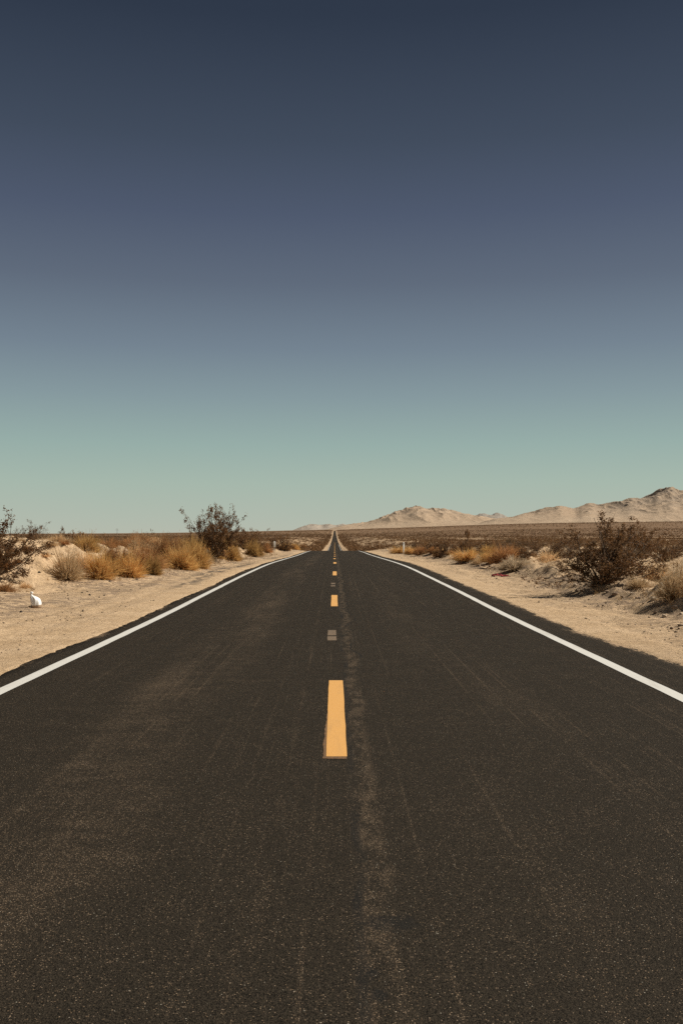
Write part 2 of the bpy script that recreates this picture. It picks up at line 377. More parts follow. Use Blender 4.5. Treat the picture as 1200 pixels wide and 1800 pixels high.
grav = np.clip(np.exp(-((u + .45 + 1.35 * sstep(37, 27, Y)) / (.9 + .5 * sstep(37, 27, Y))) ** 2) * 1.4 * np.clip(.75 + .9 * fbm(X / 1.5, Y / 2.5, 4, 45), .1, 1.3) + np.exp(-((v - .3) / 1.1) ** 2) * .8 + .25 * fbm(X / 2.1, Y / 3, 3, 40) + .16, 0, 1) * sstep(4.4, 5.2, np.abs(X))
tar = np.exp(-((X + 5.0 + .25 * np.sin(Y / 5)) / .42) ** 2) * sstep(26, 33, Y) * sstep(62, 48, Y) + .8 * np.exp(-((X + 4.7) / .35) ** 2) * sstep(60, 75, Y) * sstep(120, 90, Y)
cover = np.clip(.22 * sstep(300, 700, Y) + sstep(7.5, 13, np.abs(X) + 3.5 * fbm(X / 5, Y / 40, 4, 44)) * sstep(10, 22, np.abs(X) + .05 * np.clip(Y - 120, 0, 400)) * (.10 + .88 * sstep(450, 1900, Y)) * np.clip(1.0 + .35 * fbm(X / 60, Y / 200, 4, 41) * (1 - .7 * sstep(1000, 3000, Y)), 0, 1.15), 0, .97)
for nm, arr in (('gravel', grav), ('tar', tar), ('cover', cover)):
    at = me.attributes.new(nm, 'FLOAT', 'POINT'); at.data.foreach_set('value', arr.ravel().astype(np.float32))
obj('ground', me, m_sand, kind='structure')

# ------------------------------------------------------------------ road and its paint (parts of the road)
ry = gy[(gy >= -40) & (gy <= 6600)]; ry = np.unique(np.concatenate([ry, np.arange(4, 60, .1)]))
def strip(name, xs_of_y, ys, lift):
    ys = np.asarray(ys); XS = np.stack([f(ys) for f in xs_of_y], 1); k = XS.shape[1]
    ZS = road_z(ys)[:, None] + 0 * XS + (lift + .0000 * ys)[:, None]
    V = np.stack([XS, np.broadcast_to(ys[:, None], XS.shape), ZS], -1); return V
def crown(x): return -0.012 * np.abs(x)
def sheet(name, lo, hi, n, ys, lift, mat, parent=None, skirt=0):
    ys = np.asarray(ys, float); t = np.linspace(0, 1, n); a, b = lo(ys)[:, None], hi(ys)[:, None]; XS = a + (b - a) * t
    ZS = road_z(ys)[:, None] + crown(XS) + 0.03 + np.asarray(lift(ys) if callable(lift) else np.full(len(ys), lift))[:, None]
    if skirt:
        XS = np.concatenate([a - .05, XS, b + .05], 1); ZS = np.concatenate([ZS[:, :1] - skirt, ZS, ZS[:, -1:] - skirt], 1); n += 2
    V = np.stack([XS, np.broadcast_to(ys[:, None], XS.shape), ZS], -1).reshape(-1, 3)
    i = np.arange(len(ys) - 1)[:, None] * n + np.arange(n - 1)
    return obj(name, mesh_np(name, V, np.stack([i, i + 1, i + n + 1, i + n], -1).reshape(-1, 4), True), mat, parent)
K = lambda c: (lambda y: np.full(len(y), float(c)))
road = sheet('road', lambda y: -edge_l(y), edge_r, 45, ry, 0.0, m_asphalt, skirt=.12); road['kind'] = 'structure'
rc = np.empty(len(road.data.vertices) * 3, np.float32); road.data.vertices.foreach_get('co', rc); rc = rc.reshape(-1, 3)
at = road.data.attributes.new('rim', 'FLOAT', 'POINT'); at.data.foreach_set('value', np.minimum(rc[:, 0] + edge_l(rc[:, 1]), edge_r(rc[:, 1]) - rc[:, 0]).astype(np.float32))
paint_lift = lambda y: .004 + .00006 * np.clip(y, 0, 6000)
wob = lambda s: (lambda y: .006 * vnoise(y / .8, y * 0 + s, 50) + .02 * vnoise(y / 9, y * 0 + s, 51))
for c in (-3.62, 3.62):
    w1 = wob(c); sheet('edge_line', lambda y: c - .083 + w1(y), lambda y: c + .083 + w1(y), 2, ry[(ry > -5) & (ry < 900)], paint_lift, m_white, road)
y0, k = 7.05 - 14.63, 0
while y0 < 2600:
    if y0 < 700: n_seg = np.linspace(y0, y0 + 3.66, 14)
    else: n_seg = np.linspace(y0, y0 + 3.66, 3)
    if y0 < 230 or y0 > 1900:
        sh = .012 * math.sin(k * 2.1); rag = lambda y, s=k: .0028 * vnoise(y / .07, y * 0 + s, 52)
        sheet('centre_dash', lambda y: -.075 + sh + rag(y), lambda y: .083 + sh + rag(y + 99), 2, n_seg, paint_lift, m_yellow, road)
    y0 += 14.63; k += 1
for x0 in (-.17, .08): sheet('centre_line', K(x0), K(x0 + .09), 2, ry[(ry > 440) & (ry < 1100)], paint_lift, m_yellow, road)
for a, b, x0, x1 in ((15.55, 16.4, -.115, .025), (14.8, 15.4, -.115, .03), (30.4, 31.2, -.115, .02), (29.2, 29.8, -.12, .02)):
    rag = lambda y, s=a: .006 * vnoise(y / .06, y * 0 + s, 53)
    sheet('old_marking', lambda y: x0 + rag(y), lambda y: x1 + .5 * rag(y + 50), 2, np.linspace(a, b, 30), .0028, m_old, road)
sheet('old_marking', lambda y: -.066 - .024 * sstep(9.4, 7.2, y) + .007 * vnoise(y / .05, y * 0, 54), K(-.05), 2, np.linspace(6.99, 10.2, 60), .0028, m_rub, road)
sheet('old_marking', K(-.05), K(.09), 8, np.linspace(6.98, 7.12, 6), .0028, m_rub, road)

# ------------------------------------------------------------------ hills
def hill_range(name, pts, D0, W, crest, seed, nr, ntt, mat, r0=None, foot=-25, detail=.30):
    P = np.array(pts, float); r = np.linspace((P[0, 0] - VX) / FPX, (P[-1, 0] - VX) / FPX, nr)
    e = (VY - hermite(P[:, 0], P[:, 1])(r * FPX + VX)) / FPX
    t = np.linspace(0, 1, ntt); R, T = np.meshgrid(r, t); D = D0 + W * T
    Xh, Yh = R * D, D
    prof = np.where(T < crest, sstep(-.12, crest, T) ** 1.05, 1 - sstep(crest, 1.02, T))
    warp = 260 * fbm(Xh / 1500, Yh / 1500, 3, seed + 60)
    rd = ridged((Xh + .7 * warp) / 640, (Yh - warp) / 1000, 7, seed, .56)
    rd2 = ridged((Xh - .5 * warp) / 210, (Yh + warp) / 340, 5, seed + 20)
    rd3 = ridged((Xh + .5 * warp) / 90, (Yh - .5 * warp) / 110, 4, seed + 33)
    f = prof * (1 - detail + detail * (rd * 1.7)) + .15 * prof * (1 - prof * .3) * (rd2 - .4) + .045 * prof * (rd3 - .4)
    f *= sstep(0, .06, T)
    base = (horizon_e(R)) / FPX * D0
    top = e[None] * D - base                                        # height that would reach the skyline at that distance
    want = np.maximum(e - base[0] / (D0 + W * crest), 0.0003)
    def smooth(a, k):
        g = np.exp(-np.linspace(-2, 2, 2 * k + 1) ** 2); return np.convolve(np.pad(a, k, mode='edge'), g / g.sum(), 'valid')
    f = f * (want / np.maximum(smooth(np.max(f / D, 0), nr // 22), 1e-9))[None]
    Zh = base + f + EYE + foot * (1 - sstep(0, .12, T))
    Zh[-1] = base[-1] - 60
    i = np.arange(ntt - 1)[:, None] * nr + np.arange(nr - 1)
    return obj(name, mesh_np(name, np.stack([Xh, Yh, Zh], -1).reshape(-1, 3), np.stack([i, i + 1, i + nr + 1, i + nr], -1).reshape(-1, 4), True), mat, kind='structure')
m_hill = rock_material('hill_rock', (.385, .285, .195), (.43, .325, .225), (.31, .245, .185))
m_hillb = rock_material('far_hill_rock_hazed', (.33, .28, .225), (.37, .315, .255), (.26, .235, .205))  # haze over the distant ranges painted in as greyer rock tones
hill_range('hills', [(470, 938), (512, 933), (530, 926), (548, 921), (565, 922.5), (577, 921), (590, 923), (603, 921), (615, 924), (640, 925)], 13000, 3600, .6, 3, 300, 70, m_hillb, detail=.4)
hill_range('hills', [(560, 934), (585, 928), (600, 924), (625, 920), (640, 918), (655, 914), (675, 907), (690, 901), (705, 896), (718, 892), (733, 889), (745, 892), (762, 893.5), (780, 893.5), (795, 897), (812, 901), (828, 905), (850, 908), (875, 913), (910, 919), (950, 924)], 9300, 4000, .62, 11, 760, 200, m_hill)
hill_range('hills', [(800, 925), (822, 911), (838, 905), (850, 902.5), (862, 905), (873, 901), (882, 904), (893, 909), (910, 912), (940, 918)], 15000, 3400, .6, 19, 200, 60, m_hillb, detail=.4)
hill_range('hills', [(790, 928), (840, 920), (866, 913), (890, 910), (905, 907), (920, 902), (938, 899), (955, 894), (972, 891), (985, 889), (998, 892), (1012, 894), (1024, 888), (1036, 884.5), (1050, 887), (1064, 886), (1078, 883), (1092, 881), (1108, 876), (1120, 875), (1132, 873), (1145, 868), (1156, 861), (1168, 859), (1180, 857), (1192, 861), (1205, 864), (1240, 870), (1290, 866), (1350, 880), (1450, 890), (1600, 905)], 7600, 4200, .6, 27, 1300, 260, m_hill, detail=.16)

# ------------------------------------------------------------------ plants
m_wood = plain_mat('grey_brown_bark', (.115, .085, .06), .9, .3, 20)
m_creo = leaf_mat('creosote_leaf', (.115, .058, .024), (.27, .148, .064), .32)
m_creo2 = leaf_mat('dusty_creosote_leaf', (.085, .053, .026), (.185, .12, .062), .22)
m_gold = leaf_mat('golden_dry_stems', (.50, .305, .10), (.72, .47, .185), .42)
m_rust = leaf_mat('rusty_dry_stems', (.30, .15, .062), (.50, .275, .115), .4)
m_tan = leaf_mat('tan_dry_stems', (.50, .34, .18), (.74, .54, .31), .45)
m_pale = leaf_mat('bleached_dry_stems', (.58, .45, .30), (.80, .65, .46), .45)
m_low = leaf_mat('brown_shrub_leaf', (.080, .044, .020), (.215, .120, .053), .22)

def creosote_meshes(seed, h=2.0, spread=.9, stems=20, leaf=.03, per=9, open_=1.0):
    rng = np.random.default_rng(seed); B, L = Geo(), Geo(); C = []
    def grow(p, dirn, ln, r, n, up):
        P = [p]; d = dirn / np.linalg.norm(dirn)
        for i in range(n):
            d = d + rng.normal(size=3) * .16 + np.array([0, 0, up]); d /= np.linalg.norm(d); P.append(P[-1] + d * ln / n)
        P = np.array(P); return P, np.linspace(r, r * .4, n + 1)
    for s in range(stems):
        az = rng.uniform(0, 2 * pi); lean = spread * rng.uniform(.12, 1.0) ** .8
        d = np.array([math.sin(lean) * math.cos(az), math.sin(lean) * math.sin(az), math.cos(lean)])
        ln = h * rng.uniform(.6, 1.05) * (1 if lean < .8 else .85)
        P, R = grow(np.array([math.cos(az), math.sin(az), 0]) * rng.uniform(0, .1) - [0, 0, .06], d, ln, .017, 7, .05)
        B.tube(P, R, 4)
        for b in range(rng.integers(5, 8)):
            t = rng.uniform(.22, .98); q = P[min(int(t * 7), 7)]; dd = d + rng.normal(size=3) * .75 + [0, 0, .25]
            P2, R2 = grow(q, dd, ln * rng.uniform(.16, .38), .007, 4, .07); B.tube(P2, R2, 3)
            for w_ in range(rng.integers(3, 6)):
                q2 = P2[rng.integers(1, 5)]; P3, R3 = grow(q2, dd + rng.normal(size=3) * .9, rng.uniform(.10, .24) * h / 2, .0035, 2, .05)
                B.tube(P3, R3, 3); k = rng.poisson(per * rng.choice([.3, 1, 1.7]))
                if k: tt = rng.uniform(.2, 1.1, (k, 1)); C.append(P3[0] + (P3[2] - P3[0]) * tt + rng.normal(size=(k, 3)) * .035 * h / 2)
    L.leaves(np.concatenate(C), leaf, rng, .6)
    return B.mesh('branches'), L.mesh('foliage')
def tussock_mesh(seed, h=.8, w=.55, n=1500, wd=.007, twig=True):
    """dome of fine stems fanning out from one crown, forked near the tips"""
    rng = np.random.default_rng(seed); G = Geo()
    az = rng.uniform(0, 2 * pi, n); lean = 1.42 * rng.uniform(0, 1, n) ** .55
    rad = np.sqrt(rng.uniform(0, 1, n)) * .16 * w
    p0 = np.stack([rad * np.cos(az), rad * np.sin(az), np.zeros(n) - .03], 1)
    lobe = 1 + .22 * np.sin(az * 3 + seed) + .15 * np.sin(az * 5 + 2 * seed)
    # radius of the dome in that direction
    ex = (w / h) * np.sin(lean); ln = h * np.sqrt(ex ** 2 + np.cos(lean) ** 2) * lobe * np.clip(rng.normal(.84, .14, n), .35, 1.08)
    d = np.stack([ex * np.cos(az), ex * np.sin(az), np.cos(lean)], 1); d /= np.linalg.norm(d, axis=1)[:, None]
    ts = np.array([0, .4, .75, 1.0]); wds = np.array([1, 1, .7, .15]) * wd
    jit = rng.normal(size=(n, 3)) * .075
    P = p0[:, None] + ln[:, None, None] * (d[:, None] * ts[:, None] + jit[:, None] * (ts ** 2)[:, None]); P[:, :, 2] += (-.12 * h * (ts ** 2))[None] * np.sin(lean)[:, None]
    side = np.cross(d, rng.normal(size=(n, 3))); side /= np.linalg.norm(side, axis=1)[:, None]
    V = np.stack([P - side[:, None] * wds[:, None], P + side[:, None] * wds[:, None]], 2)       # n,4,2,3
    b = np.arange(n)[:, None] * 8; q = []
    for s in range(3): q.append(b + np.array([s * 2, s * 2 + 1, s * 2 + 3, s * 2 + 2]))
    G.add(V.reshape(-1, 3), np.concatenate(q))
    if twig:
        m = n * 3; s = rng.integers(0, n, m); t = rng.uniform(.45, 1, m)[:, None]
        q = P[s, 0] + (P[s, 3] - P[s, 0]) * t; dd = d[s] + rng.normal(size=(m, 3)) * .55; dd /= np.linalg.norm(dd, axis=1)[:, None]
        l2 = (h * rng.uniform(.05, .15, m))[:, None]; sd = np.cross(dd, rng.normal(size=(m, 3))); sd /= np.linalg.norm(sd, axis=1)[:, None]
        V = np.stack([q - sd * wd * .8, q + sd * wd * .8, q + dd * l2], 1); G.add(V.reshape(-1, 3), None, np.arange(3 * m).reshape(m, 3))
    me_ = G.mesh('dry_stems')
    if twig:
        ix = np.zeros(len(me_.polygons), np.int32); ix[-3 * n:] = rng.random(3 * n) < .55; me_.polygons.foreach_set('material_index', ix)
    return me_
def shrub_mesh(seed, n=420, leaf=.085):
    """low rounded desert shrub 1 m tall: clumps of leaves on thin stems"""
    rng = np.random.default_rng(seed); L, B = Geo(), Geo(); k = 26
    az = rng.uniform(0, 2 * pi, k); le = 1.15 * rng.uniform(0, 1, k) ** .7; ln = rng.uniform(.55, 1.05, k)
    T = np.stack([1.0 * ln * np.sin(le) * np.cos(az), 1.0 * ln * np.sin(le) * np.sin(az), ln * np.cos(le)], 1)
    for p in T: B.tube([[0, 0, -.08], p * .5 + rng.normal(size=3) * .04, p], [.016, .011, .004], 3)
    c = T[rng.integers(0, k, n)] * rng.uniform(.45, 1.05, (n, 1)) + rng.normal(size=(n, 3)) * .085; c[:, 2] = np.maximum(c[:, 2], .02)
    L.leaves(c, leaf, rng, .55); return B.mesh('branches'), L.mesh('foliage')

PLANTS = []                                            # (x, y, radius): keep random shrubs off the placed plants
def place(px, base=None, d=None):
    if base is not None: x, y = on_ground(px, base)
    else: x, y = (px - VX) / FPX * d, d
    return x, y, gz(x, y)
def top_h(y, z, top): return EYE + (VY - top) * y / FPX - z
cre_lib = []
for s, kw in ((1, dict(h=2.0, spread=1.15, stems=28, per=20, leaf=.05)), (2, dict(h=2.0, spread=1.0, stems=26, per=21, leaf=.05)), (3, dict(h=2.0, spread=.7, stems=13, per=13, leaf=.04)), (4, dict(h=2.0, spread=1.3, stems=33, per=22, leaf=.048))):
    cre_lib.append(creosote_meshes(s, **kw))
def mesh_top(me):
    a = np.empty(len(me.vertices) * 3, np.float32); me.vertices.foreach_get('co', a); return float(np.percentile(a[2::3], 99.75))
cre_top = [mesh_top(l) for b, l in cre_lib]
def creosote(px, top, label, base=None, d=None, lib=0, rz=0, wide=1.0, mat=None, group=None):
    x, y, z = place(px, base, d); h = max(.5, top_h(y, z, top)); k = h / cre_top[lib]
    t = empty('creosote_bush', label, 'bush', (x, y, z), rz, (k * wide, k * wide, k), group)
    b, l = cre_lib[lib]; obj('branches', b, m_wood, t); o = obj('foliage', l, m_creo, t)
    PLANTS.append((x, y, .8 * k)); return t
creosote(-8, 878, 'tall dark creosote bush on the left bank, cut off by the photo edge', base=1010, lib=0, rz=.4)
creosote(372, 888, 'tallest creosote bush rising above the golden tussocks on the left bank', base=984, lib=1, rz=1.0, wide=.70)
creosote(1055, 906, 'big spreading dark creosote bush with bare lower stems on the crumbled right bank', base=1025, lib=3, rz=5.2, wide=1.25)
creosote(54, 914, 'thin twiggy creosote bush against the sky just right of the photo edge bush', d=44, lib=2, rz=.3)
creosote(112, 929, 'low dark creosote bush with ragged top behind the pale left sand bank', d=52, lib=0, rz=2.0)
creosote(143, 934, 'small flat-topped creosote bush behind the left sand bank, right of a ragged-topped one', d=56, lib=1, rz=4.0)
creosote(262, 930, 'lone wispy creosote bush with a thin stalk standing above rusty tussocks', d=58, lib=2, rz=5.0, wide=.8)
creosote(330, 936, 'creosote bush half hidden behind the left side of the tallest one', d=62, lib=0, rz=3.0)
creosote(425, 928, 'ragged dark creosote bush just right of the tallest left bank bush', d=78, lib=1, rz=1.2)
creosote(447, 934, 'dark rounded creosote bush behind the round golden tussock by the left road edge', d=90, lib=3, rz=.2)
creosote(475, 929, 'dark upright creosote bush next to the striped left marker post', d=104, lib=2, rz=2.6, wide=1.3)
creosote(497, 940, 'low dark creosote bush right of the striped left marker post', d=118, lib=3, rz=4.4)
creosote(1119, 917, 'dense dark creosote bush rising behind the right shoulder of the big spreading bush', d=72, lib=0, rz=1.6)
creosote(783, 946, 'dark creosote bush behind the small golden tussock on the right bank', d=66, lib=3, rz=.9)
creosote(816, 942, 'dark rounded creosote bush behind the long golden tussock right of the road', d=68, lib=0, rz=3.9)
creosote(852, 944, 'wide dark creosote bush behind the rusty tussocks right of the road', d=66, lib=3, rz=5.2)
creosote(926, 962, 'small dark creosote bush just right of the bleached dead bush', d=44, lib=1, rz=2.9)
creosote(975, 952, 'dark creosote bush in front of the plain, left of the big spreading bush', d=52, lib=3, rz=.1)
creosote(1165, 953, 'long low creosote bush behind the pale sand top at right', d=48, lib=0, rz=3.3)
creosote(758, 949, 'dark creosote bush between the white post and the small golden tussock', d=78, lib=1, rz=.6)

tus_lib = [tussock_mesh(10, .8, .6, 1500), tussock_mesh(11, .8, .75, 1700), tussock_mesh(12, .8, .5, 1300), tussock_mesh(13, .8, .62, 1600)]
thin_lib = [tussock_mesh(20 + i, .8, .62, 620, .006) for i in range(4)]
tus_mats = {'gold': m_gold, 'rust': m_rust, 'tan': m_tan, 'pale': m_pale}
m_gold2 = leaf_mat('amber_dry_tips', (.34, .185, .07), (.54, .32, .13), .38)
tus_tip = {'gold': m_gold2, 'rust': m_rust, 'tan': m_tan, 'pale': m_tan}
tus_cache = {}
def tussock(px, base, top, wpx, tint, label, group=None):
    x, y, z = place(px, base); h = max(.25, top_h(y, z, top)); wd = wpx * y / FPX / 2
    i = len(PLANTS) % 4; key = (i, tint)
    if key not in tus_cache:
        m2 = (thin_lib if tint == 'tan' else tus_lib)[i].copy(); m2.materials.append(tus_mats[tint]); m2.materials.append(tus_tip[tint]); tus_cache[key] = m2
    t = obj('dry_shrub', tus_cache[key]); tag(t, label, 'dry shrub', group); t.location = (x, y, z)
    t.scale = (wd / .52, wd / .52, h / .78); t.rotation_euler = (0, 0, px * .37)
    PLANTS.append((x, y, wd)); return t
GL = 'dry shrubs along the left bank'; GR = 'dry shrubs along the right bank'
tussock(122, 1018, 958, 62, 'tan', 'tan wiry shrub at the left end of the row on the left bank', GL)
tussock(152, 1000, 961, 46, 'tan', 'smaller tan wiry shrub tucked behind the end of the left bank row', GL)
tussock(178, 1018, 968, 56, 'gold', 'golden shrub with dark hollow base, second from the left on the left bank', GL)
tussock(204, 1002, 957, 54, 'rust', 'rust brown shrub rising between two golden ones near the left end', GL)
tussock(228, 1014, 970, 52, 'gold', 'bright golden rounded shrub in the middle of the left bank row', GL)
tussock(254, 1000, 958, 54, 'rust', 'rusty shrub behind the bright golden rounded one', GL)
tussock(269, 1010, 974, 38, 'gold', 'small golden shrub at the foot of the left bank with rusty shrub above', GL)
tussock(285, 978, 942, 60, 'rust', 'wide rusty shrub on top of the left bank below the wispy creosote', GL)
tussock(306, 985, 946, 48, 'rust', 'reddish brown shrub left of the pair of large golden shrubs', GL)
tussock(318, 1000, 957, 52, 'gold', 'left one of the pair of large golden shrubs before the tallest creosote', GL)
tussock(347, 998, 952, 56, 'gold', 'right one of the pair of large golden shrubs before the tallest creosote', GL)
tussock(336, 976, 944, 50, 'gold', 'golden shrub behind the pair of large golden shrubs on the left bank', GL)
tussock(400, 974, 944, 36, 'gold', 'upright golden shrub close against the right side of the tallest creosote', GL)
tussock(409, 986, 956, 24, 'gold', 'narrow golden shrub at the foot of the tallest creosote', GL)
tussock(447, 977, 949, 38, 'gold', 'round golden shrub standing alone by the left road edge', GL)
tussock(466, 971, 954, 26, 'rust', 'small rusty shrub between the lone round one and the marker post', GL)
tussock(499, 968, 953, 22, 'gold', 'small golden shrub right of the left marker post', GL)
tussock(516, 966, 955, 17, 'gold', 'tiny golden shrub near the road crest on the left, nearer one', GL)
tussock(533, 965, 956, 15, 'rust', 'tiny rusty shrub at the road crest on the left', GL)
tussock(703, 973, 960, 30, 'gold', 'golden shrub at the foot of the white marker post on the right', GR)
tussock(722, 974, 961, 24, 'gold', 'golden shrub just right of the white marker post', GR)
tussock(742, 975, 958, 26, 'rust', 'rusty shrub between the white post and a small round golden shrub', GR)
tussock(767, 977, 965, 17, 'gold', 'small round golden shrub before dark creosotes on the right', GR)
tussock(822, 985, 965, 46, 'gold', 'long low golden shrub in the middle of the right bank', GR)
tussock(862, 987, 969, 38, 'gold', 'orange golden shrub right of the long low one on the right bank', GR)
tussock(888, 989, 957, 42, 'rust', 'tall rusty shrub behind the bleached dead bush', GR)
tussock(913, 984, 962, 32, 'rust', 'smaller rusty shrub right of the tall rusty one on the right bank', GR)
tussock(904, 1001, 978, 54, 'pale', 'bleached grey-tan dead bush on the right bank', GR)
tussock(1186, 1052, 985, 66, 'tan', 'big tan feathery shrub at the right photo edge', GR)
tussock(1222, 1046, 975, 60, 'tan', 'tan feathery shrub mostly cut off by the right photo edge', GR)
tussock(1122, 1034, 1010, 46, 'tan', 'low thin tan shrub at the right foot of the big spreading creosote', GR)
tussock(1155, 1020, 985, 46, 'tan', 'pale brown wiry shrub between the big spreading creosote and right photo edge', GR)

def fillers(n, side, g, seed):                        # small brush that closes the gaps of the rows
    r = np.random.default_rng(seed); k = 0
    while k < n:
        y = 26 + 70 * r.random() ** 1.4; x = float((bank_l(y) - r.uniform(.3, 3.2)) if side < 0 else (bank_r(y) + r.uniform(.5, 3.4)))
        if x / y * side > .385 or (side > 0 and y < 34) or (side < 0 and x / y < -.30): continue
        h = r.uniform(.28, .62); wd = h * r.uniform(.65, 1.15); tint = ('rust', 'gold', 'tan', 'rust')[r.integers(4)]; i = r.integers(4); key = (int(i), tint)
        if key not in tus_cache:
            m2 = (thin_lib if tint == 'tan' else tus_lib)[i].copy(); m2.materials.append(tus_mats[tint]); m2.materials.append(tus_tip[tint]); tus_cache[key] = m2
        t = obj('dry_shrub', tus_cache[key]); nm = {'rust': 'rusty', 'gold': 'golden', 'tan': 'pale tan'}[tint]
        tag(t, 'low %s brush filling a gap among the larger dry shrubs of the %s bank' % (nm, 'left' if side < 0 else 'right'), 'dry shrub', '%s gap brush of the %s bank' % (nm, 'left' if side < 0 else 'right'))
        t.location = (x, y, gz(x, y)); t.scale = (wd / .52, wd / .52, h / .78); t.rotation_euler = (0, 0, r.uniform(0, 6.28)); PLANTS.append((x, y, wd)); k += 1
def tufts(n):
    r = np.random.default_rng(77); k = 0
    while k < n:
        y = r.uniform(25, 40); x = float(bank_l(y) - r.uniform(-.2, 4.0))
        if x / y > -.27 or x / y < -.40: continue
        h = r.uniform(.10, .30); tint = ('tan', 'rust', 'tan')[r.integers(3)]; key = (int(r.integers(4)), tint)
        if key not in tus_cache:
            m2 = thin_lib[key[0]].copy(); m2.materials.append(tus_mats[tint]); m2.materials.append(tus_tip[tint]); tus_cache[key] = m2
        t = obj('grass_tuft', tus_cache[key]); nm = 'rusty' if tint == 'rust' else 'pale'
        tag(t, 'tiny %s tuft dotted over the pale left sand bank near the photo edge' % nm, 'grass tuft', '%s tufts on the left sand bank' % nm)
        t.location = (x, y, gz(x, y)); q = h * r.uniform(.8, 1.4) / .52; t.scale = (q, q, h / .78); t.rotation_euler = (0, 0, r.uniform(0, 6.28)); k += 1
fillers(52, -1, GL, 501); tufts(34); fillers(30, 1, GR, 502)

# single shrubs of the plain: the nearest ones are things, the rest is ground cover
sh_lib = [shrub_mesh(40 + i, 420 + 60 * i) for i in range(5)]
sh_cache = []
for i, (b, l) in enumerate(sh_lib):
    for m in ((m_low, m_creo2)[i % 2],): sh_cache.append((b, l, m))
protos = []
rng = np.random.default_rng(99)
def scatter(n, d0, d1, lim=.46):
    d = np.sqrt(rng.uniform(d0 * d0, d1 * d1, n)); r = rng.uniform(-lim, lim, n); return r * d, d
x, y = scatter(900, 34, 138)
keep = fbm(x / 14, y / 14, 3, 70) + rng.uniform(-.6, .6, len(x)) > -.1
keep &= np.where(x < 0, x < bank_l(y) - 2.6, x > bank_r(y) + 1.6) & ~((x > 6) & (x < 13) & (y < 40))
x, y = x[keep], y[keep]; order = np.argsort(y); x, y = x[order], y[order]
chosen = []
for a, b in zip(x, y):
    if any((a - p) ** 2 + (b - q) ** 2 < (rr + .55) ** 2 for p, q, rr in PLANTS): continue
    chosen.append((a, b)); PLANTS.append((a, b, .55))
inside = [c for c in chosen if abs(c[0] / c[1]) < .40]
LAB = {-1: ('small dark desert shrub on the scrub plain beyond the left bank', 'desert shrubs on the plain left of the road'),
       1: ('small dark desert shrub on the scrub plain beyond the right bank', 'desert shrubs on the plain right of the road')}
for k, (a, b) in enumerate(inside[:296]):
    lb, gp = LAB[-1 if a < 0 else 1]; i = k % 5; z = gz(a, b) - .02
    hh = rng.uniform(.55, 1.15) * (1.25 if rng.random() < .15 else 1); sc = (hh * rng.uniform(.9, 1.35), hh * rng.uniform(.9, 1.35), hh); rz = rng.uniform(0, 6.28)
    if k < 5:
        t = empty('desert_shrub', lb, 'shrub', (a, b, z), rz, sc, gp); bm_, lm_, mm = sh_cache[i]
        obj('branches', bm_, m_wood, t); obj('foliage', lm_, mm, t); protos.append(t)
    else: copy_thing(protos[i], (a, b, z), rz, sc, lb, gp)

def brush(parts, mat, name):
    """many shrubs too far to count, as one mesh: each a dome of leaf-clump triangles"""
    VV = []
    for x, y, hgt, K in parts:
        n = len(x); z = ground(x, y); az = rng.uniform(0, 2 * pi, (n, K)); le = 1.35 * rng.uniform(0, 1, (n, K)) ** .7; rr = rng.uniform(.4, 1, (n, K))
        wd = hgt * rng.uniform(.8, 1.4, n)
        C = np.stack([x[:, None] + wd[:, None] * rr * np.sin(le) * np.cos(az), y[:, None] + wd[:, None] * rr * np.sin(le) * np.sin(az), z[:, None] + hgt[:, None] * rr * np.cos(le)], -1)
        s = (hgt * 1.25 / np.sqrt(K))[:, None, None, None]
        VV.append((C[:, :, None] + rng.normal(size=(n, K, 3, 3)) * s * .62).reshape(-1, 3))
    V = np.concatenate(VV); o = obj(name, mesh_np(name, V, np.arange(len(V)).reshape(-1, 3)), mat, kind='stuff'); return o
def far_set(n, d0, d1, h0, h1, K, thr=-.15, sc=60):
    x, y = scatter(n, d0, d1); k = (fbm(x / sc, y / sc, 4, 71) + rng.uniform(-.7, .7, n) > thr) & (np.abs(x) > 8.2 + .001 * y)
    x, y = x[k], y[k]; return (x, y, rng.uniform(h0, h1, len(x)), K)
lost = np.array([c for c in chosen if c not in inside[:296]] or [(20., 140.)])
def flank(n, d0, d1, s):
    y = np.exp(rng.uniform(math.log(d0), math.log(d1), n)); return (s * (7.6 + (8 + .004 * y) * rng.uniform(0, 1, n) ** 1.6), y, rng.uniform(1.0, 2.2, n), 30)
dark = [(lost[:, 0], lost[:, 1], rng.uniform(.6, 1.2, len(lost)), 120), far_set(5200, 138, 400, .6, 1.25, 90, .12, 25), far_set(30000, 400, 1000, .7, 1.4, 20, .2, 40),
        far_set(60000, 1000, 3000, .9, 2.0, 9, .0, 110), far_set(30000, 3000, 7500, 1.5, 3.2, 6, sc=400), flank(700, 300, 2600, -1), flank(600, 300, 2600, 1)]
brush(dark, m_low, 'scrub')['label'] = 'dark scrub covering the far plain'
pale_sets = [far_set(2600, 70, 400, .25, .6, 60, .1, 30), far_set(14000, 400, 1500, .35, .8, 14, .0), far_set(10000, 1500, 4000, .6, 1.3, 6, .0, 200)]
brush(pale_sets, m_tan, 'dry_grass')['label'] = 'tan dry grass tufts between the dark scrub'

